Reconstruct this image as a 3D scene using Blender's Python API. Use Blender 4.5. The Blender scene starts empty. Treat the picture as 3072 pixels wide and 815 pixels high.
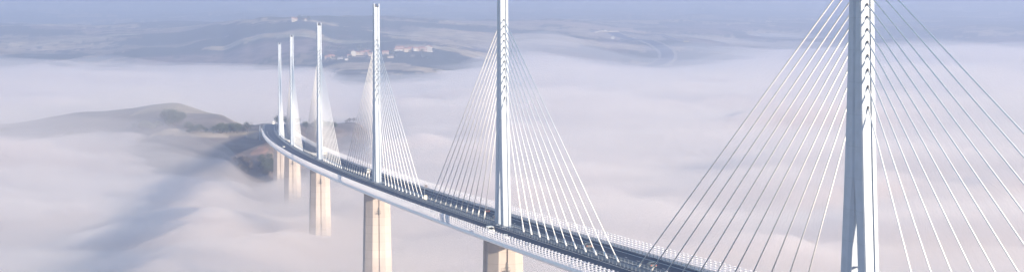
import bpy, math, random
from mathutils import Vector, Matrix, noise
random.seed(7)
S = bpy.context.scene
COL = S.collection
rad = math.radians

# ------------------------------------------------------------------ camera
CAM = Vector((-142.307, -742.089, 70.979))
YAW, PIT, ROLL, FPX = .193587, -.053603, -.001126, 6737.0
cam = bpy.data.cameras.new('camera'); co = bpy.data.objects.new('camera', cam); COL.objects.link(co)
cam.sensor_width = 36; cam.lens = FPX/3072*36; cam.clip_start = 1; cam.clip_end = 120000
fw = Vector((math.sin(YAW)*math.cos(PIT), math.cos(YAW)*math.cos(PIT), math.sin(PIT)))
rt = Vector((math.cos(YAW), -math.sin(YAW), 0)); up = rt.cross(fw)
c_, s_ = math.cos(ROLL), math.sin(ROLL); rt, up = c_*rt+s_*up, -s_*rt+c_*up
co.matrix_world = Matrix(((rt.x, up.x, -fw.x, CAM.x), (rt.y, up.y, -fw.y, CAM.y), (rt.z, up.z, -fw.z, CAM.z), (0, 0, 0, 1)))
S.camera = co

# ------------------------------------------------------------------ light
SUN_AZ, SUN_EL = rad(146.2), rad(13.0)        # azimuth clockwise from +y
world = bpy.data.worlds.new('World'); S.world = world; world.use_nodes = True
wn = world.node_tree.nodes; bg = wn['Background']
sky = wn.new('ShaderNodeTexSky'); sky.sky_type = 'NISHITA'; sky.sun_disc = False
sky.sun_elevation = SUN_EL; sky.sun_rotation = SUN_AZ; sky.altitude = 600; sky.air_density = 1.6; sky.dust_density = .6; sky.ozone_density = 4
world.node_tree.links.new(sky.outputs[0], bg.inputs[0]); bg.inputs[1].default_value = .10
sl = bpy.data.lights.new('sun', 'SUN'); so_ = bpy.data.objects.new('sun', sl); COL.objects.link(so_)
sl.energy = 5.0; sl.angle = rad(.5); sl.color = (1.0, .84, .62)
sd = Vector((math.sin(SUN_AZ)*math.cos(SUN_EL), math.cos(SUN_AZ)*math.cos(SUN_EL), math.sin(SUN_EL)))
so_.rotation_euler = sd.to_track_quat('Z', 'Y').to_euler()
S.view_settings.view_transform = 'Standard'; S.view_settings.look = 'None'; S.view_settings.gamma = 1
S.view_settings.exposure = 1.47
S.cycles.volume_bounces = 5; S.cycles.max_bounces = 8; S.cycles.diffuse_bounces = 3
S.cycles.use_denoising = True; S.cycles.transparent_max_bounces = 16
S.cycles.sample_clamp_indirect = 4.0

# ------------------------------------------------------------------ helpers
def tag(o, label=None, cat=None, group=None, kind=None):
    if label: o['label'] = label
    if cat: o['category'] = cat
    if group: o['group'] = group
    if kind: o['kind'] = kind
    return o
def mesh_obj(name, verts, faces, mat, parent=None, smooth=False):
    me = bpy.data.meshes.new(name); me.from_pydata(verts, [], faces); me.update()
    if mat: me.materials.append(mat)
    if smooth:
        for p in me.polygons: p.use_smooth = True
    o = bpy.data.objects.new(name, me); COL.objects.link(o)
    if parent: o.parent = parent
    return o
def empty(name, loc, rz=0):
    o = bpy.data.objects.new(name, None); COL.objects.link(o); o.location = loc; o.rotation_euler = (0, 0, rz); return o
def copy_tree(o, parent=None):
    c = o.copy(); COL.objects.link(c); c.parent = parent
    for ch in list(o.children): copy_tree(ch, c)
    return c
class MB:
    def __init__(s): s.v = []; s.f = []
    def add(s, v, f):
        n = len(s.v); s.v += [tuple(a) for a in v]; s.f += [tuple(i+n for i in q) for q in f]; return s
    def box(s, x0, x1, y0, y1, z0, z1):
        v = [(x0,y0,z0),(x1,y0,z0),(x1,y1,z0),(x0,y1,z0),(x0,y0,z1),(x1,y0,z1),(x1,y1,z1),(x0,y1,z1)]
        return s.add(v, [(0,3,2,1),(4,5,6,7),(0,1,5,4),(1,2,6,5),(2,3,7,6),(3,0,4,7)])
    def tube(s, a, b, r0, r1=None, n=8):
        a, b = Vector(a), Vector(b); r1 = r0 if r1 is None else r1
        d = (b-a).normalized(); q = d.orthogonal().normalized(); w = d.cross(q)
        v = []
        for p, r in ((a, r0), (b, r1)):
            for k in range(n):
                t = 2*math.pi*k/n; v.append(p+(q*math.cos(t)+w*math.sin(t))*r)
        f = [(k, (k+1) % n, n+(k+1) % n, n+k) for k in range(n)]+[tuple(range(n))[::-1], tuple(range(n, 2*n))]
        return s.add(v, f)
    def loft(s, rings):
        n = len(rings[0]); v = [p for r in rings for p in r]; f = []
        for i in range(len(rings)-1):
            for k in range(n):
                a, b = i*n+k, i*n+(k+1) % n; f.append((a, b, b+n, a+n))
        f.append(tuple(range(n))[::-1]); f.append(tuple(range((len(rings)-1)*n, len(rings)*n)))
        return s.add(v, f)
    def build(s, name, mat, parent=None, smooth=False): return mesh_obj(name, s.v, s.f, mat, parent, smooth)
def fbm(x, y, z=0, o=4):
    return noise.fractal(Vector((x, y, z)), 1.0, 2.0, o)

def mat(name, color, rough=.6, metal=0, var=0, scale=1.0, extra=None, col2=None, spec=.5):
    m = bpy.data.materials.new(name); m.use_nodes = True; nt = m.node_tree; b = nt.nodes['Principled BSDF']
    b.inputs['Base Color'].default_value = (*color, 1); b.inputs['Roughness'].default_value = rough; b.inputs['Metallic'].default_value = metal
    b.inputs['Specular IOR Level'].default_value = spec
    if var or col2:
        tc = nt.nodes.new('ShaderNodeTexCoord'); nz = nt.nodes.new('ShaderNodeTexNoise'); nz.inputs['Scale'].default_value = scale
        nz.inputs['Detail'].default_value = 5
        nt.links.new(tc.outputs['Object'], nz.inputs['Vector'])
        mx = nt.nodes.new('ShaderNodeMix'); mx.data_type = 'RGBA'
        c2 = col2 or tuple(c*(1-var) for c in color)
        mx.inputs[6].default_value = (*color, 1); mx.inputs[7].default_value = (*c2, 1)
        mr = nt.nodes.new('ShaderNodeMapRange'); mr.inputs['From Min'].default_value = .35; mr.inputs['From Max'].default_value = .65
        nt.links.new(nz.outputs['Fac'], mr.inputs['Value']); nt.links.new(mr.outputs[0], mx.inputs[0]); nt.links.new(mx.outputs[2], b.inputs['Base Color'])
    return m
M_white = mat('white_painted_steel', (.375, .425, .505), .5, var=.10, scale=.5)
def seams(m, step, wd, k):      # welded section joints every few metres of height
    nt = m.node_tree; N = nt.nodes; L = nt.links; b = N['Principled BSDF']; src = b.inputs['Base Color'].links[0].from_socket
    tc = N.new('ShaderNodeTexCoord'); sp = N.new('ShaderNodeSeparateXYZ'); L.new(tc.outputs['Object'], sp.inputs[0])
    dv = N.new('ShaderNodeMath'); dv.operation = 'DIVIDE'; dv.inputs[1].default_value = step; L.new(sp.outputs[2], dv.inputs[0])
    fr = N.new('ShaderNodeMath'); fr.operation = 'FRACT'; L.new(dv.outputs[0], fr.inputs[0])
    lt = N.new('ShaderNodeMath'); lt.operation = 'LESS_THAN'; lt.inputs[1].default_value = wd/step; L.new(fr.outputs[0], lt.inputs[0])
    ml = N.new('ShaderNodeMath'); ml.operation = 'MULTIPLY'; ml.inputs[1].default_value = k; L.new(lt.outputs[0], ml.inputs[0])
    mx = N.new('ShaderNodeMix'); mx.data_type = 'RGBA'; mx.inputs[7].default_value = (.16, .18, .22, 1)
    L.new(ml.outputs[0], mx.inputs[0]); L.new(src, mx.inputs[6]); L.new(mx.outputs[2], b.inputs['Base Color'])
seams(M_white, 6.0, .12, .22)
M_sheath = mat('cable_sheath', (.78, .77, .77), .4)
M_dark = mat('dark_steel', (.07, .07, .08), .6)
M_grey = mat('galvanised_steel', (.20, .235, .29), .5, .2)
M_girder = mat('girder_paint', (.34, .40, .50), .5, var=.08, scale=.2)
M_asphalt = mat('asphalt', (.022, .038, .078), .9, var=.25, scale=.4, spec=.1)
M_resv = mat('reservation_surface', (.10, .125, .17), .9, var=.2, scale=.5, spec=.1)
M_line = mat('road_paint', (.75, .75, .72), .6)
M_cabinet = mat('cream_cabinet', (.75, .7, .55), .5)

def concrete():
    m = bpy.data.materials.new('pier_concrete'); m.use_nodes = True; nt = m.node_tree; N = nt.nodes; L = nt.links; b = N['Principled BSDF']
    b.inputs['Roughness'].default_value = .85; b.inputs['Specular IOR Level'].default_value = .2
    tc = N.new('ShaderNodeTexCoord'); sp = N.new('ShaderNodeSeparateXYZ'); L.new(tc.outputs['Object'], sp.inputs[0])
    dv = N.new('ShaderNodeMath'); dv.operation = 'DIVIDE'; dv.inputs[1].default_value = 4.0; L.new(sp.outputs[2], dv.inputs[0])
    fl = N.new('ShaderNodeMath'); fl.operation = 'FLOOR'; L.new(dv.outputs[0], fl.inputs[0])
    wnz = N.new('ShaderNodeTexWhiteNoise'); wnz.noise_dimensions = '1D'; L.new(fl.outputs[0], wnz.inputs['W'])
    fr = N.new('ShaderNodeMath'); fr.operation = 'FRACT'; L.new(dv.outputs[0], fr.inputs[0])
    jt = N.new('ShaderNodeMath'); jt.operation = 'LESS_THAN'; jt.inputs[1].default_value = .06; L.new(fr.outputs[0], jt.inputs[0])
    nz = N.new('ShaderNodeTexNoise'); nz.inputs['Scale'].default_value = .35; nz.inputs['Detail'].default_value = 6
    mp = N.new('ShaderNodeMapping'); mp.inputs['Scale'].default_value = (1, 1, .35); L.new(tc.outputs['Object'], mp.inputs[0]); L.new(mp.outputs[0], nz.inputs['Vector'])
    a = N.new('ShaderNodeMath'); a.operation = 'MULTIPLY_ADD'; a.inputs[1].default_value = .22; a.inputs[2].default_value = .74; L.new(wnz.outputs['Value'], a.inputs[0])
    a2 = N.new('ShaderNodeMath'); a2.operation = 'MULTIPLY_ADD'; a2.inputs[1].default_value = .35; L.new(nz.outputs['Fac'], a2.inputs[0]); L.new(a.outputs[0], a2.inputs[2])
    a3 = N.new('ShaderNodeMath'); a3.operation = 'MULTIPLY_ADD'; a3.inputs[1].default_value = -.14; L.new(jt.outputs[0], a3.inputs[0]); L.new(a2.outputs[0], a3.inputs[2])
    mx = N.new('ShaderNodeMix'); mx.data_type = 'RGBA'; mx.blend_type = 'MULTIPLY'; mx.inputs[0].default_value = 1
    mx.inputs[6].default_value = (.40, .355, .335, 1); L.new(a3.outputs[0], mx.inputs[7]); L.new(mx.outputs[2], b.inputs['Base Color'])
    return m
M_conc = concrete()
def translucent():
    m = bpy.data.materials.new('wind_screen_acrylic'); m.use_nodes = True; nt = m.node_tree; N = nt.nodes; L = nt.links
    b = N['Principled BSDF']; b.inputs['Base Color'].default_value = (.80, .80, .82, 1); b.inputs['Roughness'].default_value = .4
    t = N.new('ShaderNodeBsdfTranslucent'); t.inputs[0].default_value = (.88, .87, .92, 1)
    mx = N.new('ShaderNodeMixShader'); mx.inputs[0].default_value = .55
    L.new(b.outputs[0], mx.inputs[1]); L.new(t.outputs[0], mx.inputs[2]); L.new(mx.outputs[0], N['Material Output'].inputs[0])
    return m
M_screen = translucent()
M_corn = mat('cornice_paint', (.84, .81, .79), .5, var=.08, scale=.2)

# ------------------------------------------------------------------ alignment of the viaduct
K = 1/19029.1; SLOPE = .03025
S_ABUT = 1572.0
def zdeck(s): return -SLOPE*s if s < S_ABUT else -SLOPE*S_ABUT-.012*(s-S_ABUT)-(0 if s < 1760 else .035*(s-1760))
def bp(s, t, z):
    if s <= 1700: th = K*s; x = (1-math.cos(th))/K; y = math.sin(th)/K
    else:
        th0 = K*1700; k2 = 1/1600.0; th = th0+k2*(s-1700)
        x = (1-math.cos(th0))/K+(math.cos(th0)-math.cos(th))/k2; y = math.sin(th0)/K+(math.sin(th)-math.sin(th0))/k2
    return (x+t*math.cos(th), y-t*math.sin(th), z+zdeck(s))
def sweep(mb, prof, s0, s1, step=12.0, closed=True):
    n = max(1, int(round((s1-s0)/step)))
    rings = [[bp(s0+(s1-s0)*i/n, t, z) for t, z in prof] for i in range(n+1)]
    if closed: mb.loft(rings)
    else:
        m = len(prof); v = [p for r in rings for p in r]
        mb.add(v, [(i*m+k, i*m+k+1, (i+1)*m+k+1, (i+1)*m+k) for i in range(n) for k in range(m-1)])
    return mb
def rect(t0, t1, z0, z1): return [(t0, z0), (t1, z0), (t1, z1), (t0, z1)]

S0, S1 = -560.0, S_ABUT
deck = empty('bridge_deck', bp(0, 0, 0)); dz = Vector(bp(0, 0, 0))
tag(deck, 'long curving viaduct deck with dark road and pale lattice wind screens', 'bridge deck')
DP = deck   # deck children are in world coordinates because bp(0,0,0) is the origin
sweep(MB(), [(-15.4,-.9),(-13.9,-.03),(13.9,-.03),(15.4,-.9),(7.5,-4.2),(-7.5,-4.2)], S0, S1).build('girder', M_girder, DP)
for sg in (-1, 1):
    a, b = sorted((sg*2.3, sg*13.88))
    sweep(MB(), rect(a, b, -.026, .02), S0, S1).build('carriageway', M_asphalt, DP)
    mb = MB()
    for t in (2.9, 10.6):
        sweep(mb, rect(*sorted((sg*t, sg*(t+.22))), .0205, .024), S0, S1)
    s = S0
    while s < S1-4:
        sweep(mb, rect(*sorted((sg*6.7, sg*6.88)), .0205, .024), s, s+3); s += 13
    s = S0
    while s < S1-40:
        sweep(mb, rect(*sorted((sg*13.2, sg*13.35)), .0205, .024), s, s+39); s += 52
    mb.build('lane_marking', M_line, DP)
    # crash barriers: outer edge and median
    for t in (13.4, 2.15):
        mb = MB()
        for z in (.45, .75, 1.02): sweep(mb, rect(sg*t-.05, sg*t+.05, z-.05, z+.07), S0, S1)
        s = S0+1
        while s < S1:
            mb.box(0, 0, 0, 0, 0, 0) if False else mb.add([bp(s+ds, sg*t+dt, zz) for zz in (.0, 1.0) for ds, dt in ((-.08,-.07),(.08,-.07),(.08,.07),(-.08,.07))],
                [(0,3,2,1),(4,5,6,7),(0,1,5,4),(1,2,6,5),(2,3,7,6),(3,0,4,7)]); s += 4
        mb.build('crash_barrier', M_grey, DP)
    # cornice (rounded fairing) and wind screen
    e = sg
    cor = [(e*13.95,.05),(e*14.4,.12),(e*15.9,.08),(e*16.12,-.2),(e*16.15,-.6),(e*15.9,-.98),(e*15.45,-1.05),(e*15.3,-.6)]
    sweep(MB(), cor, S0, S1).build('cornice', M_corn, DP)
    w = MB()
    def arc(z): return e*(15.75+.38*math.sin(min(1, z/3.1)*math.pi*.5)) if z < 2.2 else e*(15.75+.38*math.sin(2.2/3.1*math.pi*.5)-.20*((z-2.2)/.9)**2)
    for k in range(5):
        z0 = .12+k*.62; z1 = z0+(.46, .40, .32, .30, .28)[k]
        sweep(w, [(arc(z0), z0), (arc(z0)+.05, z0), (arc(z1)+.05, z1), (arc(z1), z1)], S0, S1)
    s = S0+.5
    while s < S1:
        pts = []
        for z in (.1, 1.0, 2.0, 2.75, 3.05):
            a = arc(z); pts.append([bp(s+ds, a+dt, z) for ds, dt in ((-.14,-.2),(.14,-.2),(.14,.24),(-.14,.24))])
        w.loft(pts); s += 4.17
    w.build('wind_screen', M_screen, DP)
sweep(MB(), [(-2.1,-.02),(2.1,-.02),(2.1,.12),(-2.1,.12)], S0, S1).build('central_reservation', M_resv, DP)
# ------------------------------------------------------------------ pylon (built once, local frame: x across, y along, z up)
AH = [69.6, 67.5, 65, 62.7, 60.4, 58.1, 55.8, 53.3, 50.7, 47.6, 43.8][::-1]
HW = [(0,7.75),(14,6.4),(30,4.95),(44,3.95),(63,3.0),(87,2.4)]
def lerp_tab(tab, x):
    for (a, va), (b, vb) in zip(tab, tab[1:]):
        if x <= b: return va+(vb-va)*max(0, (x-a)/(b-a))
    return tab[-1][1]
def hw(z): return lerp_tab(HW, z)
def inner(z): return 0.14 if z >= 30 else .14+3.05*(30-z)/30
W = 1.42
def half_ring(z, sg, wt=W):
    so, si = hw(z), inner(z)
    ch = .45 if z >= 30 else .9
    ct = .30 if z >= 30 else .5
    pr = [(-wt, so-.25), (-wt+.2, so), (-.62, so), (-.58, so-.30), (.58, so-.30), (.62, so), (wt-.2, so), (wt, so-.25), (wt, si+ch), (wt-ct, si), (-wt+ct, si), (-wt, si+ch)]
    r = [(x, sg*y, z) for x, y in pr]
    return r if sg < 0 else r[::-1]
pyl = empty('cable_stayed_pylon', (0, 0, 0))
m = MB()
for sg in (-1, 1): m.loft([half_ring(z, sg) for z in (30, 36, 44, 53, 63, 75, 85.2)])
m.box(-.9, .9, -.2, .2, 30.5, 85.0)
mast = m.build('mast', M_white, pyl)
m = MB()
for sg in (-1, 1): m.box(*sorted((sg*.95, sg*1.4)), -2.35, 2.35, 85.2, 87)
m.build('mast_cap', M_white, mast)
m = MB(); m.box(-.9, .9, -1.6, 1.6, 85.2, 85.7); m.tube((.2, .3, 85.6), (.2, .3, 86.9), .12); m.tube((-.5, -.8, 85.6), (-.5, -.8, 86.6), .3)
m.build('beacon', M_dark, mast)
for sg in (-1, 1):
    m = MB(); m.loft([half_ring(z, sg) for z in (-.6, 4, 9, 14, 19, 24, 30)]); lg = m.build('leg', M_white, pyl)
    m = MB(); m.box(-1.9, 1.9, *sorted((sg*2.9, sg*8.1)), -.3, .45); m.build('leg_base', M_girder, lg)
m = MB(); m.box(-.5, .5, -2.2, 2.2, 13.2, 13.35)
m.build('cross_strut', M_grey, pyl)
for sg in (-1, 1):
    for i, h in enumerate(AH):
        L = 35.4066+12.51*i
        y1 = sg*L; th = K*y1
        low = Vector(((1-math.cos(th))/K, y1, -SLOPE*y1+.35))
        top = Vector((0, sg*(hw(h)-.45), h))
        d = (top-low).normalized()
        c = MB().tube(low+d*.3, top, .15, n=8).build('stay_cable', M_sheath, pyl, True)
        m = MB(); m.tube(low-d*.2, low+d*3.4, .27, .24, 10); m.tube(low+d*3.4, low+d*3.9, .24, .15, 10); m.build('anchor_tube', M_sheath, c, True)
        m = MB(); m.tube(top-d*.2, top-d*.8, .20, .18, 8); m.build('upper_socket', M_dark, c, True)
# ------------------------------------------------------------------ pier
def pier_ring(z, sg):
    d = max(0, -z-4); g = d/90.0
    a, b, c, Lh = 2.76+1.2*g, 5.9+1.7*g, 3.0+.6*g, 7.2+1.5*g
    i = 1.25-min(1.0, g)*1.05
    pr = [(-b, Lh-c), (-a, Lh), (-.32, Lh), (-.26, Lh-.6), (.26, Lh-.6), (.32, Lh), (a, Lh), (b, Lh-c), (b, i+.6), (b-.8, i), (-b+.8, i), (-b, i+.6)]
    r = [(x, sg*y, z) for x, y in pr]
    return r if sg < 0 else r[::-1]
pier = empty('bridge_pier', (0, 0, -4.2))
for sg in (-1, 1):
    m = MB(); rings = [pier_ring(z, sg) for z in (-94, -70, -50, -30, -15, -5.0)]
    m.loft([[(x, y, z+4.2) for x, y, z in r] for r in rings]); colm = m.build('column', M_conc, pier)
    m = MB(); m.box(-1.0, 1.0, *sorted((sg*(6.4), sg*5.0)), -.8, .0); m.build('bearing', M_dark, colm)
    m = MB(); yb = sg*(7.2+.15)
    m.add([(x, yb+sg*o, z) for o in (-.5, .12) for x, z in ((-.35,-7.2),(.25,-7.2),(.42,-8.6),(.3,-10.6),(-.1,-11.2),(-.42,-10.0),(-.5,-8.6))],
          [(0,1,2,3,4,5,6), (13,12,11,10,9,8,7)]+[(k, (k+1) % 7, 7+(k+1) % 7, 7+k) for k in range(7)])
    m.box(-1.3, .9, *sorted((yb, yb+sg*.9)), -10.2, -9.95)
    for x in (-1.25, -.2, .85): m.tube((x, yb+sg*.85, -9.95), (x, yb+sg*.85, -8.9), .05, n=5)
    m.tube((-1.25, yb+sg*.85, -8.9), (.85, yb+sg*.85, -8.9), .05, n=5)
    m.build('inspection_hatch', M_dark, colm)
m = MB(); m.loft([[(x*(1+.0), y, z) for x, y in ((-7.6-q,-6),(-4-q,-9.4-q),(4+q,-9.4-q),(7.6+q,-6),(7.6+q,6),(4+q,9.4+q),(-4-q,9.4+q),(-7.6-q,6))] for z, q in ((-250, 4), (-170, 2), (-89.8, 0.3))])
m.build('shaft', M_conc, pier)
order = ['nearest to the camera, both ends out of frame', 'second nearest, top cut off', 'third nearest, top just in frame', 'third farthest of them', 'second farthest, near the hill', 'farthest and smallest, at the hill']
_old = ['nearest, cut off by the top and bottom of the photo', 'second nearest, its top cut off by the photo', 'third nearest, its top just inside the photo', 'third farthest, between the brown hill and the tall middle one', 'second farthest, close to the hill where the deck lands', 'farthest and smallest, beside the hill where the deck lands']
for i in range(6):
    s = -342+342*i
    loc = bp(s, 0, 0); rz = -K*s
    p = pyl if i == 0 else copy_tree(pyl); q = pier if i == 0 else copy_tree(pier)
    p.location = loc; p.rotation_euler.z = rz
    if i == 0: p.location.x -= .3
    q.location = (loc[0], loc[1], loc[2]-4.2); q.rotation_euler.z = rz
    tag(p, 'white split-leg pylon with fan of stays, '+order[i], 'pylon', 'white pylons along the viaduct')
    tag(q, 'concrete pier rising out of the fog '+('below the nearest pylon', 'below the second nearest pylon, at the bottom edge', 'below the third nearest pylon', 'below the third farthest pylon', 'below the second farthest pylon', 'below the farthest pylon at the hillside')[i], 'pier', 'concrete piers under the deck')

# ------------------------------------------------------------------ terrain
def polar(x, y):
    dx, dy = x-CAM.x, y-CAM.y; d = math.hypot(dx, dy); az = math.atan2(dx, dy)-YAW
    az = (az+math.pi) % (2*math.pi)-math.pi
    u = 1536+FPX*math.tan(max(-1.2, min(1.2, az))); return u, d, az
def smoothtab(tab, x):
    if x <= tab[0][0]: return tab[0][1]
    for (a, va), (b, vb) in zip(tab, tab[1:]):
        if x <= b:
            t = (x-a)/(b-a); t = t*t*(3-2*t) if True else t; return va+(vb-va)*t
    return tab[-1][1]
def lintab(tab, x):
    if x <= tab[0][0]: return tab[0][1]
    for (a, va), (b, vb) in zip(tab, tab[1:]):
        if x <= b: return va+(vb-va)*(x-a)/(b-a)
    return tab[-1][1]
FAR = lambda a, b: [(3300,-140),(4000,-120)]
COLS = [
 (-6000, [(300,-200),(4500,-140),(5500,-40),(7500,30),(11000,60),(22000,315),(26000,150),(45000,100)]),
 (-1200, [(300,-200),(1600,-190),(2300,-110),(2900,-66),(3400,-130),(4300,-110),(5200,-50),(6200,0),(7500,38),(11000,55),(15000,115),(22000,320),(26000,150),(45000,100)]),
 (0, [(300,-200),(1000,-200),(1700,-150),(2050,-112),(2350,-80),(2700,-50),(3000,-90),(3400,-130),(4300,-110),(5000,-50),(6000,-8),(7200,30),(8200,33),(9500,30),(11000,56),(15000,115),(22000,310),(26000,150),(45000,100)]),
 (270, [(300,-200),(1000,-200),(1600,-150),(1950,-108),(2300,-68),(2650,-34),(2950,-80),(3400,-130),(4300,-110),(5000,-52),(6000,-6),(7200,30),(8200,33),(9500,30),(11000,56),(15000,115),(22000,310),(26000,150),(45000,100)]),
 (525, [(300,-200),(1000,-200),(1500,-150),(1850,-104),(2200,-62),(2600,-22),(2880,-70),(3400,-130),(4300,-110),(5000,-50),(6000,0),(7000,34),(8000,38),(9500,30),(11000,60),(15000,118),(22000,310),(26000,150),(45000,100)]),
 (660, [(300,-200),(1000,-200),(1500,-155),(1880,-108),(2150,-70),(2480,-31),(2800,-75),(3400,-130),(4300,-110),(5000,-48),(5800,10),(6600,44),(8000,36),(9500,30),(11000,65),(15000,122),(22000,307),(26000,150),(45000,100)]),
 (745, [(300,-200),(1500,-190),(1950,-125),(2100,-88),(2230,-62),(2370,-45),(2600,-52),(3400,-130),(4300,-110),(5000,-42),(5500,15),(6000,50),(6500,50),(8000,36),(11000,68),(15000,124),(22000,307),(26000,150),(45000,100)]),
 (800, [(300,-200),(1500,-190),(1950,-125),(2100,-90),(2200,-66),(2290,-49.2),(2500,-52),(2750,-56),(3400,-130),(4300,-110),(5000,-38),(5500,25),(6000,60),(6400,60),(7300,40),(11000,70),(15000,125),(22000,307),(26000,150),(45000,100)]),
 (900, [(300,-200),(1500,-190),(1950,-140),(2200,-100),(2400,-72),(2750,-54),(3000,-72),(3400,-130),(4300,-110),(5000,-30),(5500,30),(6000,66),(6400,62),(7300,42),(11000,74),(15000,128),(22000,305),(26000,150),(45000,100)]),
 (1050, [(300,-200),(1500,-190),(2100,-150),(2400,-94),(2800,-56),(3050,-74),(3400,-130),(4200,-74),(4700,-46),(5100,-14),(5500,5),(6200,40),(6900,62),(7500,58),(9000,50),(11000,74),(15000,128),(22000,303),(26000,150),(45000,100)]),
 (1220, [(300,-200),(1500,-190),(2100,-170),(2500,-150),(2900,-130),(3400,-130),(4200,-76),(4600,-50),(5200,-8),(5800,8),(6500,42),(7100,66),(7600,60),(9000,50),(11000,74),(15000,125),(22000,300),(26000,150),(45000,100)]),
 (1600, [(300,-200),(1500,-190),(3000,-150),(4500,-110),(5200,-50),(6000,-2),(6700,18),(7600,50),(8300,48),(9000,46),(11000,70),(15000,122),(22000,285),(26000,150),(45000,100)]),
 (1960, [(300,-200),(3000,-150),(4600,-110),(5400,-66),(6000,-40),(6500,-14),(7000,4),(7800,20),(8600,44),(9400,44),(11000,62),(15000,118),(22000,220),(26000,150),(45000,100)]),
 (2500, [(300,-200),(3000,-150),(4600,-110),(6500,-60),(7500,-14),(8600,18),(9800,38),(11000,44),(15000,100),(22000,206),(26000,150),(45000,100)]),
 (3072, [(300,-200),(3000,-150),(4600,-110),(6500,-60),(7500,-18),(8600,12),(9800,34),(11000,40),(15000,98),(22000,200),(26000,150),(45000,100)]),
 (9000, [(300,-200),(3000,-150),(5000,-90),(7500,-10),(11000,50),(22000,230),(26000,150),(45000,100)]),
]
def base_z(u, d):
    if u <= COLS[0][0]: return lintab(COLS[0][1], d)
    if u >= COLS[-1][0]: return lintab(COLS[-1][1], d)
    for (a, ta), (b, tb) in zip(COLS, COLS[1:]):
        if u <= b:
            t = (u-a)/(b-a); t = t*t*(3-2*t)
            return lintab(ta, d)*(1-t)+lintab(tb, d)*t
def terrain_raw(x, y):
    u, d, az = polar(x, y)
    z = sum(base_z(u, d*k) for k in (.975, 1.0, 1.025))/3
    amp = 1.5 if d < 3200 else 6+min(30, (d-3200)/500)
    if d > 3200:
        z += amp*fbm(x/900, y/900, 3, 5)+amp*.35*abs(fbm(x/260, y/260, 8, 3))
        if d > 4600: z += min(1, (d-4600)/500)*(11*fbm(x/420, y/420, 6, 3)-5*abs(fbm(x/190, y/190, 2, 2)))
    else:
        z += 2.2*fbm(x/160, y/160, 1, 4)
    return z
# motorway beyond the abutment: keep the ground flush with it
RD = [(s, Vector(bp(s, 0, 0))) for s in range(int(S_ABUT), 2500, 12)]
def terrain(x, y):
    z = terrain_raw(x, y)
    if 1200 < y < 2500 and -300 < x < 900:
        best = min(((p.x-x)**2+(p.y-y)**2, p.z) for s, p in RD)
        r = math.sqrt(best[0])
        if y > RD[0][1].y-6:
            w = max(0, min(1, 1-(r-20)/45)); z = z*(1-w)+(best[1]-.6)*w
        elif r < 70:
            w = max(0, min(1, 1-(r-17)/30)); z = min(z, best[1]-4-(RD[0][1].y-y)*.45*w)
    return z
azs = []
a = -math.pi
while a < math.pi-1e-6:
    azs.append(a); aa = abs(a); a += rad(.055) if aa < rad(13.2) else (rad(.8) if aa < rad(30) else rad(5))
ds = [60.0, 400, 900, 1300, 1600]
d = 1800.0
while d < 46000:
    ds.append(d); d += 9 if d < 2350 else (12 if d < 3000 else (d*.012 if d < 4500 else (d*.0065 if d < 9500 else d*.02)))
def seg(x, y, pts):
    bd = 1e18; bt = 0
    for (ax, ay), (bx, by) in zip(pts, pts[1:]):
        vx, vy = bx-ax, by-ay; t = max(0, min(1, ((x-ax)*vx+(y-ay)*vy)/(vx*vx+vy*vy)))
        q = (x-ax-t*vx)**2+(y-ay-t*vy)**2
        if q < bd: bd = q
    return math.sqrt(bd)
def W2(u, d):      # ground position from bearing (as photo column) and distance
    az = YAW+math.atan((u-1536)/FPX); return CAM.x+d*math.sin(az), CAM.y+d*math.cos(az)
# fields, pastures and woods: ellipses (centre u, d, half width m, half depth m, colour)
PATCH = [
 (640,6900,420,120,(.30,.24,.18)),(560,6650,260,70,(.27,.21,.16)),(115,6250,90,60,(.45,.36,.24)),(220,6350,110,70,(.36,.30,.20)),(365,6500,60,60,(.36,.32,.2)),
 (800,5560,150,90,(.36,.28,.18)),(780,6800,500,120,(.28,.22,.15)),(1420,7400,600,260,(.34,.25,.18)),(1250,7600,400,300,(.30,.22,.16)),
 (1650,6250,420,160,(.36,.28,.2)),(1420,6120,300,120,(.36,.29,.2)),(1700,6900,400,150,(.33,.26,.19)),(2990,8900,150,180,(.45,.32,.24)),(2150,7200,300,200,(.30,.24,.17)),
 (980,5500,200,60,(.3,.26,.17)),(1330,5350,120,50,(.36,.3,.2)),(630,2330,60,25,(.40,.32,.24)),(600,2520,60,40,(.30,.24,.17)),(778,2235,11,22,(.36,.22,.17)),(1030,2840,90,30,(.40,.25,.17)),
 (1400,6550,500,120,(.035,.045,.03)),(880,6250,90,60,(.04,.05,.035)),(2000,9100,500,200,(.04,.05,.04)),(1250,4900,500,60,(.05,.055,.04)),
]
PW = [(W2(u, d), a, b, c) for u, d, a, b, c in PATCH]
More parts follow.
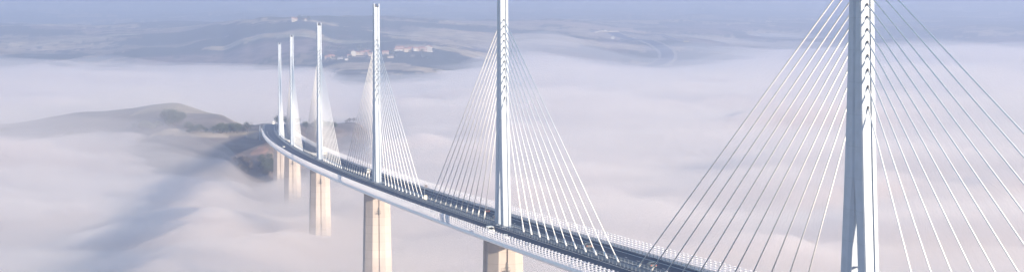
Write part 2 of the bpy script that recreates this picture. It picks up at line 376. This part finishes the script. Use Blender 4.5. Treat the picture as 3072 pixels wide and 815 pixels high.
def ground_col(x, y, z):
    u, d, az = polar(x, y)
    n1 = fbm(x/520, y/520, 5, 4); n2 = fbm(x/140, y/140, 9, 4); n3 = fbm(x/40, y/40, 2, 2)
    if d < 3300: c = Vector((.15, .12, .108)); k = n2*.35+n3*.2; c = c*(1+k*.8)
    else:
        wob = Vector((x/330+.35*n2, y/330+.35*n3, 0)); dd_, pp_ = noise.voronoi(wob)
        hsh = noise.cell(Vector((pp_[0].x*7.1, pp_[0].y*5.3, 3.3)))*.5+.5
        c = Vector((.10, .074, .066)).lerp(Vector((.20, .148, .125)), max(0, min(1, .5+n1*1.6)))
        if hsh > .80: c = Vector((.36, .28, .19))
        elif hsh > .62: c = Vector((.24, .19, .13))
        elif hsh < .3: c = Vector((.05, .055, .04))
        if dd_[1]-dd_[0] < .07: c = Vector((.045, .05, .035))
        if n1+.5*n2 < -.12: c = Vector((.035, .045, .032))
        c = c*(1+.35*n3)
    ay, ax = math.cos(YAW), math.sin(YAW)
    for (px, py), a, b, cc in PW:
        dx, dy = x-px, y-py
        if abs(dx) > a*1.6+b and abs(dy) > a*1.6+b: continue
        l = dx*ay-dy*ax; f = dx*ax+dy*ay
        r = math.hypot(l/a, f/b)+.35*n2+.15*n3
        if r < 1.0: c = Vector(cc)*(1+.25*n3)
    return c
verts = [(CAM.x, CAM.y, -200.0)]; cols = [(.15, .12, .08)]
na = len(azs)
for d in ds:
    for a in azs:
        x = CAM.x+d*math.sin(YAW+a); y = CAM.y+d*math.cos(YAW+a)
        if d < 1700 or abs(a) > rad(14):
            z = base_z(1536+FPX*math.tan(max(-1.2, min(1.2, a))), d); c = (.13, .11, .08)
        else:
            z = terrain(x, y); c = tuple(ground_col(x, y, z))
        verts.append((x, y, z)); cols.append(c)
faces = [(0, 1+(k+1) % na, 1+k) for k in range(na)]
for i in range(len(ds)-1):
    for k in range(na):
        a, b = 1+i*na+k, 1+i*na+(k+1) % na; faces.append((a, b, b+na, a+na))
def ground_mat():
    m = bpy.data.materials.new('ground'); m.use_nodes = True; nt = m.node_tree; N = nt.nodes; L = nt.links; b = N['Principled BSDF']
    b.inputs['Roughness'].default_value = .95; b.inputs['Specular IOR Level'].default_value = .1
    at = N.new('ShaderNodeAttribute'); at.attribute_name = 'land'
    tc = N.new('ShaderNodeTexCoord'); nz = N.new('ShaderNodeTexNoise'); nz.inputs['Scale'].default_value = .03; nz.inputs['Detail'].default_value = 6
    L.new(tc.outputs['Object'], nz.inputs['Vector'])
    mr = N.new('ShaderNodeMapRange'); mr.inputs['From Min'].default_value = .3; mr.inputs['From Max'].default_value = .7; mr.inputs['To Min'].default_value = .55; mr.inputs['To Max'].default_value = 1.35
    L.new(nz.outputs['Fac'], mr.inputs['Value'])
    mx = N.new('ShaderNodeMix'); mx.data_type = 'RGBA'; mx.blend_type = 'MULTIPLY'; mx.inputs[0].default_value = 1
    L.new(at.outputs['Color'], mx.inputs[6]); L.new(mr.outputs[0], mx.inputs[7]); L.new(mx.outputs[2], b.inputs['Base Color'])
    return m
M_ground = ground_mat()
g = mesh_obj('ground', verts, faces, M_ground, None, True)
ca = g.data.color_attributes.new('land', 'FLOAT_COLOR', 'POINT')
ca.data.foreach_set('color', [v for c in cols for v in (*c, 1.0)])
tag(g, kind='structure')

# ------------------------------------------------------------------ fog (closed volumes with real undulating tops) and haze
FT = [
 (-3000, [(250,-64),(1500,-64),(2200,-62),(3200,-62),(4200,-58),(5200,-50),(9000,-46),(20000,-50)]),
 (0, [(250,-64),(1300,-64),(1900,-62),(2400,-60),(3200,-62),(4200,-56),(5000,-42),(5400,-42),(9000,-70),(20000,-70)]),
 (450, [(250,-64),(1300,-66),(1900,-66),(2350,-59),(3200,-62),(4200,-56),(5000,-42),(5400,-42),(9000,-70),(20000,-70)]),
 (660, [(250,-64),(1300,-65),(1900,-70),(2100,-80),(2300,-80),(2500,-72),(3200,-62),(4200,-56),(5000,-42),(5400,-42),(9000,-70),(20000,-70)]),
 (770, [(250,-64),(1300,-64),(1600,-67),(1850,-82),(1980,-95),(2150,-108),(2350,-104),(2600,-80),(3200,-62),(4200,-56),(5000,-42),(5400,-42),(9000,-70),(20000,-70)]),
 (900, [(250,-64),(1300,-64),(1700,-66),(1850,-74),(2000,-86),(2150,-98),(2600,-92),(2900,-84),(3200,-66),(4200,-56),(5000,-42),(5400,-42),(9000,-70),(20000,-70)]),
 (1060, [(250,-63),(1300,-63),(2000,-68),(2400,-84),(2800,-90),(3000,-80),(3200,-66),(4300,-62),(5000,-56),(6000,-56),(9000,-70),(20000,-70)]),
 (1250, [(250,-62),(1300,-62),(2400,-64),(3200,-60),(4300,-60),(5000,-56),(6000,-50),(9000,-70),(20000,-70)]),
 (1600, [(250,-60),(1300,-60),(2400,-60),(3200,-54),(4500,-42),(5400,-30),(6200,-36),(7500,-40),(9000,-60),(20000,-70)]),
 (1950, [(250,-60),(1300,-60),(2400,-58),(3200,-52),(4500,-52),(5400,-66),(6600,-66),(7600,-50),(9000,-60),(20000,-70)]),
 (2300, [(250,-60),(1300,-60),(2400,-58),(3200,-52),(4500,-46),(6000,-40),(7600,-36),(8600,-42),(9500,-60),(20000,-60)]),
 (3500, [(250,-60),(1300,-60),(2400,-58),(3200,-52),(4500,-44),(6000,-38),(7600,-34),(8600,-38),(9500,-60),(20000,-60)]),
]
def fogtop(u, d):
    u = max(FT[0][0], min(FT[-1][0], u))
    for (a, ta), (b, tb) in zip(FT, FT[1:]):
        if u <= b:
            t = (u-a)/(b-a); t = t*t*(3-2*t)
            return sum(lintab(ta, d*k)*(1-t)+lintab(tb, d*k)*t for k in (.9, .95, 1, 1.05, 1.1))/5
faz = []
a = -80.0
while a <= 80.001:
    faz.append(rad(a)); aa = abs(a); a += .12 if aa < 14 else 2.0
fds = [250, 500, 800]; d = 1000.0
while d < 16000: fds.append(d); d *= 1.010 if d > 1150 else 1.05
def fog_bank(name, off, amp, seed, density, color, label, sc=1.0, holes=0, sharp=.6, hill=0):
    v = []; n = len(faz)
    for d in fds:
        for a in faz:
            x = CAM.x+d*math.sin(YAW+a); y = CAM.y+d*math.cos(YAW+a)
            u = 1536+FPX*math.tan(max(-1.3, min(1.3, a)))
            big = fbm(x/900/sc, y/520/sc, seed, 3); mid = fbm(x/260/sc, y/150/sc, seed+9, 4)
            w = big*.8+mid*sharp
            z = fogtop(u, d)+off+amp*w*(1 if d < 3300 else max(.6, 1-(d-3300)/3500))
            if holes: z += holes*max(0, fbm(x/700, y/700, seed+30, 3)-.02)
            if hill: z += hill*math.exp(-((d-2350)/420)**2)/(1+math.exp((u-640)/60))
            v.append((x, y, z))
    top = len(v)
    v += [(p[0], p[1], -330.0+off*.05) for p in v]
    f = []
    for i in range(len(fds)-1):
        for k in range(n-1):
            a, b = i*n+k, i*n+k+1
            f.append((a, a+n, b+n, b)); f.append((a+top, b+top, b+n+top, a+n+top))
    m1 = len(fds)-1
    for k in range(n-1):
        f.append((k, k+1, k+1+top, k+top)); a = m1*n+k; f.append((a+1, a, a+top, a+1+top))
    for i in range(m1):
        a = i*n; f.append((a+n, a, a+top, a+n+top)); a = i*n+n-1; f.append((a, a+n, a+n+top, a+top))
    f = [q[::-1] for q in f]
    m = bpy.data.materials.new(name); m.use_nodes = True; nt = m.node_tree; nt.nodes.remove(nt.nodes['Principled BSDF'])
    pv = nt.nodes.new('ShaderNodeVolumePrincipled'); pv.inputs['Color'].default_value = (*color, 1); pv.inputs['Density'].default_value = density
    pv.inputs['Anisotropy'].default_value = .2
    nt.links.new(pv.outputs[0], nt.nodes['Material Output'].inputs['Volume'])
    o = mesh_obj(name, v, f, m, None, True)
    return tag(o, label, 'fog', 'layers of the sea of fog', 'stuff')
FOGC = (.958, .892, .878)
fog_bank('fog_bank', -9, 26, 1.5, .045, FOGC, 'thick white sea of fog filling the valley under the viaduct', sharp=1.2, sc=.75)
fog_bank('fog_layer', -5, 24, 4.5, .012, FOGC, 'dense lower layer of fog over the thick white bank', holes=12, sharp=1.1, sc=.8)
fog_bank('fog_layer', -2, 21, 7.5, .005, FOGC, 'soft middle layer of fog over the dense lower one', holes=20, sharp=1.0, sc=.8)
fog_bank('fog_layer', 2, 19, 14.5, .0026, FOGC, 'loose upper layer of fog with hollows in its top', sc=1.0, holes=35, sharp=.9)
fog_bank('mist_veil', 9, 19, 11.5, .0020, FOGC, 'thin veil of mist drifting over the top of the fog', sc=1.1, holes=60, hill=21, sharp=.8)

v = MB(); v.box(CAM.x-47000, CAM.x+47000, CAM.y-47000, CAM.y+47000, -345, 400)
m = bpy.data.materials.new('haze'); m.use_nodes = True; nt = m.node_tree; nt.nodes.remove(nt.nodes['Principled BSDF'])
pv = nt.nodes.new('ShaderNodeVolumePrincipled'); pv.inputs['Color'].default_value = (.60, .67, .90, 1); pv.inputs['Anisotropy'].default_value = .42; pv.inputs['Density'].default_value = .00020
nt.links.new(pv.outputs[0], nt.nodes['Material Output'].inputs['Volume'])
tag(v.build('haze', m), 'pale blue haze of the valley air', 'haze', None, 'stuff')

# ------------------------------------------------------------------ placing things on the land
def hit(u, v, d0=1800, d1=12000):
    d = d0; ty = (v-46.03)/FPX
    while d < d1:
        x, y = W2(u, d); z = terrain(x, y)
        if z >= CAM.z-ty*d: return Vector((x, y, z)), d
        d += 8 if d < 3500 else 15
    x, y = W2(u, d1); return Vector((x, y, terrain(x, y))), d1
def on(u, d):
    x, y = W2(u, d); return Vector((x, y, terrain(x, y)))

# abutment and motorway past it
ab = empty('bridge_abutment', bp(S_ABUT+6, 0, 0)); ab.rotation_euler.z = -K*S_ABUT
tag(ab, 'concrete abutment where the far end of the deck meets the hill', 'abutment')
m = MB(); m.box(-13.5, 13.5, -5.9, 5.9, -14, -.4); m.box(-6.5, 6.5, -8.9, -6, -14, -4.4); m.build('bearing_block', M_conc, ab)
for sg in (-1, 1):
    m = MB(); m.loft([[(x, y, z) for x, y, z in ((sg*13.6,q,-12),(sg*14.6,q,-12),(sg*14.6,q,-.2),(sg*13.6,q,-.2))] for q in (-5.8, 16)]); m.build('wing_wall', M_conc, ab)
road = sweep(MB(), rect(-14.5, 14.5, -.5, -.05), S_ABUT+.2, 2450).build('motorway', M_asphalt); tag(road, kind='structure')
m = MB()
for t in (-14, -3.2, 3, 13.7): sweep(m, rect(t, t+.25, -.046, -.04), S_ABUT+.2, 2450)
for sg in (-1, 1):
    s = S_ABUT+4
    while s < 2440: sweep(m, rect(sg*8.6-.1, sg*8.6+.1, -.046, -.04), s, s+3, 3); s += 13
tag(m.build('motorway_markings', M_line), kind='structure')
m = MB()
for t in (-1.0, 1.0):
    sweep(m, rect(t-.06, t+.06, .45, .8), S_ABUT+.2, 2450)
    s = S_ABUT+2
    while s < 2440: p = bp(s, t, 0); m.box(p[0]-.08, p[0]+.08, p[1]-.08, p[1]+.08, p[2]-.04, p[2]+.5); s += 8
tag(m.build('median_guard_rail', M_grey), 'double steel guard rail down the middle of the motorway past the bridge', 'guard rail')
for sg in (-1, 1):
    m = MB(); sweep(m, rect(sg*15.2-.06, sg*15.2+.06, .45, .8), S_ABUT+.5, 2100)
    s = S_ABUT+2
    while s < 2100: p = bp(s, sg*15.2, 0); m.box(p[0]-.08, p[0]+.08, p[1]-.08, p[1]+.08, p[2]-.7, p[2]+.5); s += 8
    tag(m.build('guard_rail', M_grey), 'steel guard rail on the %s verge of the motorway past the bridge' % ('left' if sg < 0 else 'right'), 'guard rail')

# masts
def lattice_mast(base, h, label):
    e = empty('measuring_mast', base); tag(e, label, 'mast')
    m = MB(); r = .55
    cs = [(r, 0), (-r/2, r*.87), (-r/2, -r*.87)]
    for x, y in cs: m.tube((x, y, 0), (x*.6, y*.6, h), .09, n=5)
    k = 0.0
    while k < h-1:
        for i in range(3):
            a, b = cs[i], cs[(i+1) % 3]; f, g2 = 1-.4*k/h, 1-.4*(k+1)/h
            m.tube((a[0]*f, a[1]*f, k), (b[0]*g2, b[1]*g2, k+1), .05, n=4)
        k += 1
    m.build('lattice', M_white, e)
    m = MB(); m.tube((-.9, 0, h-.3), (.9, 0, h-.3), .05, n=5)
    for x in (-.9, .9): m.tube((x, 0, h-.3), (x, 0, h+.5), .05, n=5); m.tube((x, 0, h+.4), (x, 0, h+.65), .22, .1, 8)
    m.build('wind_sensor', M_white, e)
p = on(778, 2292); lattice_mast(p, 12, 'tall white lattice mast beside the far left end of the bridge')
p = Vector(bp(1640, 17.5, -.5)); lattice_mast(p, 9, 'white lattice mast on the right verge past the end of the bridge')
p = Vector(bp(1600, -18.0, -.8)); lattice_mast(p, 6, 'short white mast on the left verge past the end of the bridge')

# camera mast on the central reservation at mid-span
e = empty('camera_mast', bp(176, 0, .12)); tag(e, 'slim grey mast with square dark panel standing behind a cream cabinet on deck', 'mast')
m = MB(); m.tube((0, .9, 0), (0, .9, 6.6), .10, .07, 8); m.build('pole', M_grey, e)
m = MB(); m.box(.15, 1.25, .8, 1.0, 4.9, 6.1); m.build('panel', mat('panel_grey', (.12, .11, .13), .6), e)
e = empty('equipment_cabinet', bp(174, 0, .12)); tag(e, 'cream roadside cabinet on the central strip of the deck', 'cabinet')
m = MB(); m.loft([[(x*f, y*f, z) for x, y in ((-.62,-.5),(.62,-.5),(.62,.5),(-.62,.5))] for z, f in ((0, 1), (1.75, 1), (1.9, 1.06), (1.98, .9))]); m.build('housing', M_cabinet, e)
m = MB(); m.box(-.55, -.02, -.53, -.502, .15, 1.65); m.box(.02, .55, -.53, -.502, .15, 1.65); m.build('door', M_cabinet, e)

# ------------------------------------------------------------------ vehicles
M_glass = mat('dark_glass', (.02, .025, .03), .15); M_tyre = mat('tyre', (.02, .02, .02), .8); M_lamp = mat('lamp_glass', (.7, .7, .65), .2); M_tail = mat('tail_lamp', (.4, .02, .02), .3)
def vehicle(name, label, cat, col, s, t, van=False, truck=False):
    rz = -K*s + (math.pi if t < 0 else 0)
    e = empty(name, bp(s, t, .03), rz); tag(e, label, cat, 'vehicles on the bridge')
    pm = mat('paint', col, .3)
    if truck: L, Wd, prof = 8.4, 1.2, [(-4.2,.5,3.3),(2.1,.5,3.3),(2.12,.45,.9),(2.3,.45,2.6),(3.7,.45,2.6),(4.2,.45,1.5)]
    elif van: L, Wd, prof = 5.4, .98, [(-2.7,.35,2.15),(-2.6,.3,2.35),(1.2,.3,2.35),(1.9,.3,1.55),(2.6,.32,1.2),(2.7,.4,.8)]
    else: L, Wd, prof = 4.3, .88, [(-2.15,.35,.85),(-2.0,.3,.98),(-1.75,.25,1.0),(-1.2,.25,1.0),(1.0,.25,.98),(1.9,.28,.8),(2.15,.38,.6)]
    m = MB(); m.loft([[(x, y, z) for x, z in ((-Wd*.95, a), (Wd*.95, a), (Wd, (a+b)/2), (Wd*(.9 if b > 1.2 else .96), b), (-Wd*(.9 if b > 1.2 else .96), b), (-Wd, (a+b)/2))][::-1] for y, a, b in prof]); body = m.build('body', pm, e)
    if not (van or truck):
        m = MB(); m.loft([[(-w, y, z), (w, y, z), (w, y2, z), (-w, y2, z)] for z, w, y, y2 in ((.97, .80, -1.85, 1.05), (1.42, .62, -1.35, .25))]); m.build('window_glass', M_glass, e)
        m = MB(); m.loft([[(-w, y, z), (w, y, z), (w, y2, z), (-w, y2, z)] for z, w, y, y2 in ((1.421, .63, -1.36, .26), (1.47, .58, -1.28, .15))]); m.build('roof', pm, e)
    else:
        yy = (1.22, 1.93, 1.6, 2.3) if van else (3.72, 4.1, 1.7, 2.5)
        m = MB(); m.add([(-.78,yy[0]+.03,yy[3]-.02),(.78,yy[0]+.03,yy[3]-.02),(.84,yy[1]+.03,yy[2]),(-.84,yy[1]+.03,yy[2]),(-.78,yy[0]-.06,yy[3]-.05),(.78,yy[0]-.06,yy[3]-.05),(.84,yy[1]-.08,yy[2]-.03),(-.84,yy[1]-.08,yy[2]-.03)], [(0,1,2,3),(7,6,5,4),(0,4,5,1),(1,5,6,2),(2,6,7,3),(3,7,4,0)]); m.build('windscreen', M_glass, e)
        for sg in (-1, 1):
            m = MB(); m.box(*sorted((sg*Wd*.955, sg*(Wd*1.0))), yy[0]-1.3, yy[0]-.1, 1.45, 1.98); m.build('side_window', M_glass, e)
        m = MB(); m.box(-.7, .7, -L/2-.02, -L/2+.03, 1.4, 2.0); m.build('rear_window', M_glass, e)
    for sg in (-1, 1):
        for y in (-L*.31, L*.30):
            m = MB(); m.tube((sg*(Wd-.2), y, .34), (sg*(Wd+.01), y, .34), .34, n=14); w = m.build('wheel', M_tyre, e)
            m = MB(); m.tube((sg*(Wd+.0), y, .34), (sg*(Wd+.03), y, .34), .2, n=10); m.build('rim', M_grey, w)
        m = MB(); m.box(*sorted((sg*Wd*.55, sg*Wd*.88)), L/2-.12, L/2+.01, .55, .72); m.build('headlight', M_lamp, e)
        m = MB(); m.box(*sorted((sg*Wd*.65, sg*Wd*.92)), -L/2-.02, -L/2+.1, .65, .85); m.build('tail_light', M_tail, e)
WHT = (.8, .78, .72)
vehicle('delivery_van', 'white van by the near wind screen, left of the second nearest pylon foot', 'van', WHT, -36, -11, van=True)
vehicle('parked_car', 'white car behind the near wind screen, right below the second nearest pylon foot', 'car', WHT, -62, -11)
vehicle('travelling_car', 'dark red car on the far lanes, left of the second nearest pylon foot', 'car', (.08, .045, .05), 80, 9)
vehicle('travelling_car', 'dark car in the far lanes just behind the second nearest pylon', 'car', (.04, .045, .06), 40, 5)
vehicle('travelling_car', 'grey car between the stays right of the second nearest pylon', 'car', (.12, .12, .13), -104, 5)
vehicle('travelling_car', 'small grey car on the far lanes near the bottom edge of the photo', 'car', (.14, .14, .15), -176, 5)
vehicle('delivery_van', 'white van on the far lanes, left of the third nearest pylon', 'van', WHT, 460, 8.5, van=True)
vehicle('box_truck', 'cream box truck on the far lanes behind the right stays of the third farthest pylon', 'truck', (.75, .7, .6), 776, 9.5, truck=True)
vehicle('travelling_car', 'white car on the near lanes beside the two farthest pylons', 'car', WHT, 964, -9)
vehicle('box_truck', 'white box truck on the motorway past the end of the bridge', 'truck', WHT, 1800, -7, truck=True)

# ------------------------------------------------------------------ trees
def tree_proto(name, h, r, n, mat_, seed, flat=1.0):
    rnd = random.Random(seed); e = empty(name, (0, 0, 0))
    m = MB(); m.tube((0, 0, -1), (.1, .1, h*.4), .045*h, .03*h, 7)
    tips = []
    for k in range(7):
        a = k*2.4+rnd.random(); rr = r*(.35+.45*rnd.random()); z = h*(.45+.4*rnd.random()); tips.append(Vector((rr*math.cos(a), rr*math.sin(a), z)))
        m.tube((.1, .1, h*.36), tips[-1], .018*h, .006*h, 5)
    tips.append(Vector((0, 0, h*.82)))
    m.build('trunk', M_bark, e)
    m = MB()
    for k in range(n):
        c = rnd.choice(tips); q = Vector((rnd.gauss(0, 1), rnd.gauss(0, 1), rnd.gauss(0, .8)))*r*.24
        p = c+q; a = rnd.uniform(.25, .6)*h/9; u1 = Vector((rnd.gauss(0,1), rnd.gauss(0,1), rnd.gauss(0,1))).normalized(); u2 = u1.orthogonal().normalized()
        m.add([p+u1*a, p+u2*a*.7, p-u1*a*.8, p-u2*a*.6+u1.cross(u2)*a*.4], [(0, 1, 2), (0, 2, 3)])
    m.build('crown', mat_, e); return e
M_bark = mat('bark', (.07, .055, .045), .9)
M_leaf = mat('dark_foliage', (.045, .06, .035), .8, scale=.25, col2=(.075, .085, .045), spec=.2)
M_leaf2 = mat('winter_twigs', (.11, .085, .06), .9, scale=.3, col2=(.07, .06, .045), spec=.1)
protos = [tree_proto('oak_tree', 10, 4.6, 420, M_leaf, 1), tree_proto('oak_tree', 8.5, 4.2, 360, M_leaf, 2), tree_proto('bare_tree', 8, 3.6, 260, M_leaf2, 3)]
used_p = [False]*3
def plant(u, v, k, label, group=None, sc=1.0, d=None, cat='tree'):
    p = on(u, d) if d else hit(u, v)[0]
    if not used_p[k]: o = protos[k]; used_p[k] = True
    else: o = copy_tree(protos[k])
    o.location = (p.x, p.y, p.z-.3); f = sc*random.uniform(.8, 1.2); o.scale = (f, f, f*random.uniform(.85, 1.1)); o.rotation_euler.z = random.uniform(0, 6.28)
    for kk in ('label', 'category', 'group'):
        if kk in o: del o[kk]
    tag(o, label, cat, group)
R = random.Random(5)
plant(742, 396, 0, 'big round tree standing alone on the hill left of the bridge end', sc=1.35, d=2330)
plant(12, 392, 1, 'lone dark tree at the left edge of the photo in thin mist', sc=1.2)
CL = [
 (515, 366, 24, 9, 26, 0, 'dark tree of the wood just below the crest of the left hill', 'trees of the wood below the hill crest', 1.15),
 (435, 382, 34, 6, 14, 1, 'dark tree of the row trailing left from the wood on the hill', 'trees trailing left of the wood', .9),
 (585, 392, 26, 8, 16, 1, 'dark tree of the scrub right of the wood on the left hill', 'trees right of the wood', .8),
 (685, 394, 40, 5, 22, 0, 'dark tree of the belt between the wood and the bridge end', 'trees of the belt towards the bridge end', .8),
 (218, 414, 26, 7, 14, 1, 'dark tree of the small clump in mist far left', 'trees of the misty clump', .9),
 (735, 500, 26, 22, 26, 2, 'bare tree on the slope left of the farthest piers', 'bare trees below the bridge end', .8),
 (800, 505, 24, 26, 26, 0, 'dark tree on the slope directly around the farthest pier', 'dark trees around the farthest pier', .8),
 (965, 384, 40, 8, 20, 0, 'dark tree on the misty hill seen behind the stays', 'trees on the hill behind the stays', .8),
 (1035, 366, 30, 5, 10, 2, 'bare tree along the top of the hill behind the stays', 'bare trees on the hill behind the stays', .8),
]
for u0, v0, su, sv, n, k, lab, grp, sc in CL:
    for i in range(n): plant(R.gauss(u0, su*.55), R.gauss(v0, sv*.5), k, lab, grp, sc)
for i in range(9): plant(R.uniform(828, 900), 0, 0, 'dark tree in the line along the motorway past the bridge', 'trees along the motorway past the bridge', 1.0, d=R.uniform(2620, 2900))

# ------------------------------------------------------------------ houses on the far hills
M_roof = mat('terracotta_roof', (.38, .17, .11), .8, scale=.8, col2=(.30, .15, .11)); M_roofg = mat('slate_roof', (.16, .15, .16), .7)
M_wall = [mat('cream_render', (.42, .36, .29), .8), mat('white_render', (.45, .43, .40), .8), mat('pink_render', (.38, .30, .26), .8)]
def house(u, v, w, dp, h, wall, roof, label, name='village_house', rot=0.0, dd=None):
    p, d = hit(u, v, 4300) if dd is None else (on(u, dd), dd)
    az = math.atan2(p.x-CAM.x, p.y-CAM.y)
    e = empty(name, (p.x, p.y, p.z+.8), -az+rot); tag(e, label, 'house' if 'house' in name else name.split('_')[-1], 'buildings on the far hills')
    m = MB(); x, y = w/2, dp/2; rh = dp*.24
    m.add([(-x,-y,-4),(x,-y,-4),(x,y,-4),(-x,y,-4),(-x,-y,h),(x,-y,h),(x,y,h),(-x,y,h),(-x,0,h+rh),(x,0,h+rh)], [(0,3,2,1),(0,1,5,4),(2,3,7,6),(1,2,6,9,5),(3,0,4,8,7),(4,5,9,8),(7,8,9,6)])
    m.build('wall', M_wall[wall], e)
    m = MB(); o_ = .5
    for sg in (-1, 1):
        a = [(-x-o_, sg*(y+o_), h-.1), (x+o_, sg*(y+o_), h-.1), (x+o_, 0, h+rh+.14), (-x-o_, 0, h+rh+.14)]
        b = [(q[0], q[1], q[2]+.25) for q in a]; m.add(a+b, [(0,1,2,3),(7,6,5,4),(0,4,5,1),(1,5,6,2),(2,6,7,3),(3,7,4,0)])
    rf = m.build('roof', M_roof if roof == 0 else M_roofg, e)
    m = MB(); m.box(x*.5, x*.5+.9, -.4, .4, h+rh-.4, h+rh+1.3); m.build('chimney', M_wall[wall], rf)
    n = max(2, int(w/4))
    for i in range(n):
        xx = -x+w*(i+.5)/n
        for zz in ([1.2] if h < 4.5 else [1.2, 4.0]):
            if i == n//2 and zz < 2: continue
            m = MB(); m.box(xx-.5, xx+.5, -y-.06, -y+.02, zz, zz+1.4); m.build('window', M_glass, e)
    xx = -x+w*(n//2+.5)/n
    m = MB(); m.box(xx-.55, xx+.55, -y-.06, -y+.02, -.2, 2.1); m.build('door', M_bark, e)
H = house
H(983, 178, 12, 9, 4.5, 2, 0, 'pinkish house at the left end of the village, red roofed'); H(994, 173, 14, 9, 4, 0, 0, 'long cream house behind the leftmost village houses', rot=.2)
H(1001, 177, 9, 8, 4, 1, 0, 'small bright white house at the left end of the village')
H(1021, 178, 12, 8, 3, 1, 1, 'low white barn with grey roof below the village, left one', 'farm_barn'); H(1040, 180, 8, 7, 3, 1, 1, 'small white shed with grey roof below the village, right one', 'farm_shed')
H(1048, 172, 9, 8, 4, 0, 0, 'little cream house left of the tall white gabled one')
H(1061, 168, 9, 11, 8, 1, 0, 'tall bright white gabled house in the middle of the village', rot=1.57)
H(1078, 165, 14, 9, 5, 0, 0, 'cream house right of the tall white gabled one', rot=.1); H(1092, 167, 16, 10, 6, 2, 0, 'wide pink house left of the third farthest... '.replace('third farthest... ', 'middle pylon mast'), rot=-.1)
H(1104, 164, 13, 9, 6, 2, 0, 'pink house behind the wide pink one'); H(1113, 168, 10, 8, 5, 0, 0, 'cream house next to the left side of the middle mast')
H(1157, 163, 15, 9, 5, 2, 0, 'pink house just right of the middle pylon mast'); H(1172, 174, 14, 7, 2.6, 0, 1, 'low cream barn lowest on the village slope', 'farm_barn')
H(1190, 154, 11, 8, 4, 1, 0, 'white house at the left of the right hand hamlet'); H(1200, 149, 20, 10, 5, 2, 0, 'long pinkish house along the top of the right hand hamlet')
H(1205, 154, 9, 8, 4, 1, 0, 'second white house of the right hand hamlet, beside the first'); H(1222, 156, 17, 10, 6, 0, 0, 'large cream house in the middle of the right hand hamlet', rot=.15)
H(1232, 151, 12, 8, 5, 0, 0, 'cream house behind the large cream one'); H(1246, 153, 11, 9, 6, 1, 0, 'white two storey house between two gaps in the hamlet', rot=.3)
H(1252, 154, 7, 7, 4, 0, 0, 'tiny cream house touching the white two storey one')
H(1270, 153, 20, 12, 6, 2, 0, 'broad red roofed house left of the largest one', rot=-.1); H(1286, 154, 13, 17, 9, 1, 0, 'largest house at the right end of the hamlet, white gable', rot=1.3)
H(886, 56, 13, 10, 6, 0, 0, 'cream farmhouse alone on the hilltop above the bridge', 'farm_house', dd=5985); H(880, 55, 7, 9, 9, 0, 0, 'taller cream wing at the left of the hilltop farmhouse', 'farm_house', dd=5970)
H(917, 57, 5, 5, 4, 1, 0, 'small white hut right of the hilltop farmhouse', 'stone_hut', dd=5990)
H(1816, 97, 8, 7, 5, 1, 1, 'small white building above the loop of the far road', 'road_building', dd=7150); H(1838, 112, 10, 8, 7, 1, 1, 'white building between the two bends of the far road', 'road_building', dd=6750)
H(1153, 31, 10, 8, 3, 1, 1, 'low white farm building high on the blue far hill', 'farm_building', dd=11500)
for i in range(14): plant(R.uniform(893, 932), 0, 0, 'dark tree of the grove on the hilltop beside the farmhouse', 'trees of the hilltop grove', 1.25, d=R.uniform(6000, 6060))
for i in range(30): plant(R.choice([R.uniform(975, 1120), R.uniform(1150, 1330)]), R.uniform(146, 182), R.choice([0, 1]), 'dark tree among the village houses on the far hillside', 'trees among the village houses', 1.1)

# far road with pale cuttings
def ribbon(name, pts, wd, mat_, lift, thick=3.0):
    n = len(pts); v = []
    for i, p in enumerate(pts):
        t = (pts[min(i+1, n-1)]-pts[max(i-1, 0)]); t.z = 0; t.normalize(); q = Vector((t.y, -t.x, 0))
        for sgn, z in ((-1, 0), (1, 0), (1, -thick), (-1, -thick)): v.append((p.x+q.x*sgn*wd/2, p.y+q.y*sgn*wd/2, p.z+lift+z))
    f = []
    for i in range(n-1):
        for k in range(4): a, b = i*4+k, i*4+(k+1) % 4; f.append((a, a+4, b+4, b))
    f += [(0, 1, 2, 3), tuple(range(4*n-4, 4*n))[::-1]]
    return mesh_obj(name, v, f, mat_)
def curve(ctrl, n=14):
    P = [on(u, d) for u, d in ctrl]; out = []
    for i in range(len(P)-1):
        p0, p1, p2, p3 = P[max(i-1, 0)], P[i], P[i+1], P[min(i+2, len(P)-1)]
        for k in range(n):
            t = k/n; out.append(.5*((2*p1)+(p2-p0)*t+(2*p0-5*p1+4*p2-p3)*t*t+(3*p1-p0-3*p2+p3)*t**3))
    for _ in range(3):
        zs = [q.z for q in out]; zs = [sum(zs[max(0, i-3):i+4])/len(zs[max(0, i-3):i+4]) for i in range(len(zs))]
        for q, z in zip(out, zs): q.z = z
    for q in out: q.z = max(q.z, terrain(q.x, q.y))
    return out
M_cut = mat('pale_cutting', (.36, .31, .26), .9, scale=.05, col2=(.26, .23, .19))
big = curve([(1840, 7050), (1885, 6800), (1940, 6520), (1985, 6280), (2003, 6050), (1985, 5850), (1930, 5650), (1850, 5500)])
tag(ribbon('road_embankment', big, 52, M_cut, 1.6, 14), kind='structure'); tag(ribbon('far_road', big, 34, M_asphalt, 2.4, 1), kind='structure')
lp = curve([(1775, 6900), (1785, 7060), (1816, 7180), (1860, 7240), (1920, 7150), (1980, 7020), (2020, 6800), (2060, 6700)])
tag(ribbon('side_road_bank', lp, 20, M_cut, 1.5, 9), kind='structure'); tag(ribbon('side_road', lp, 8, M_asphalt, 2.2, .6), kind='structure')
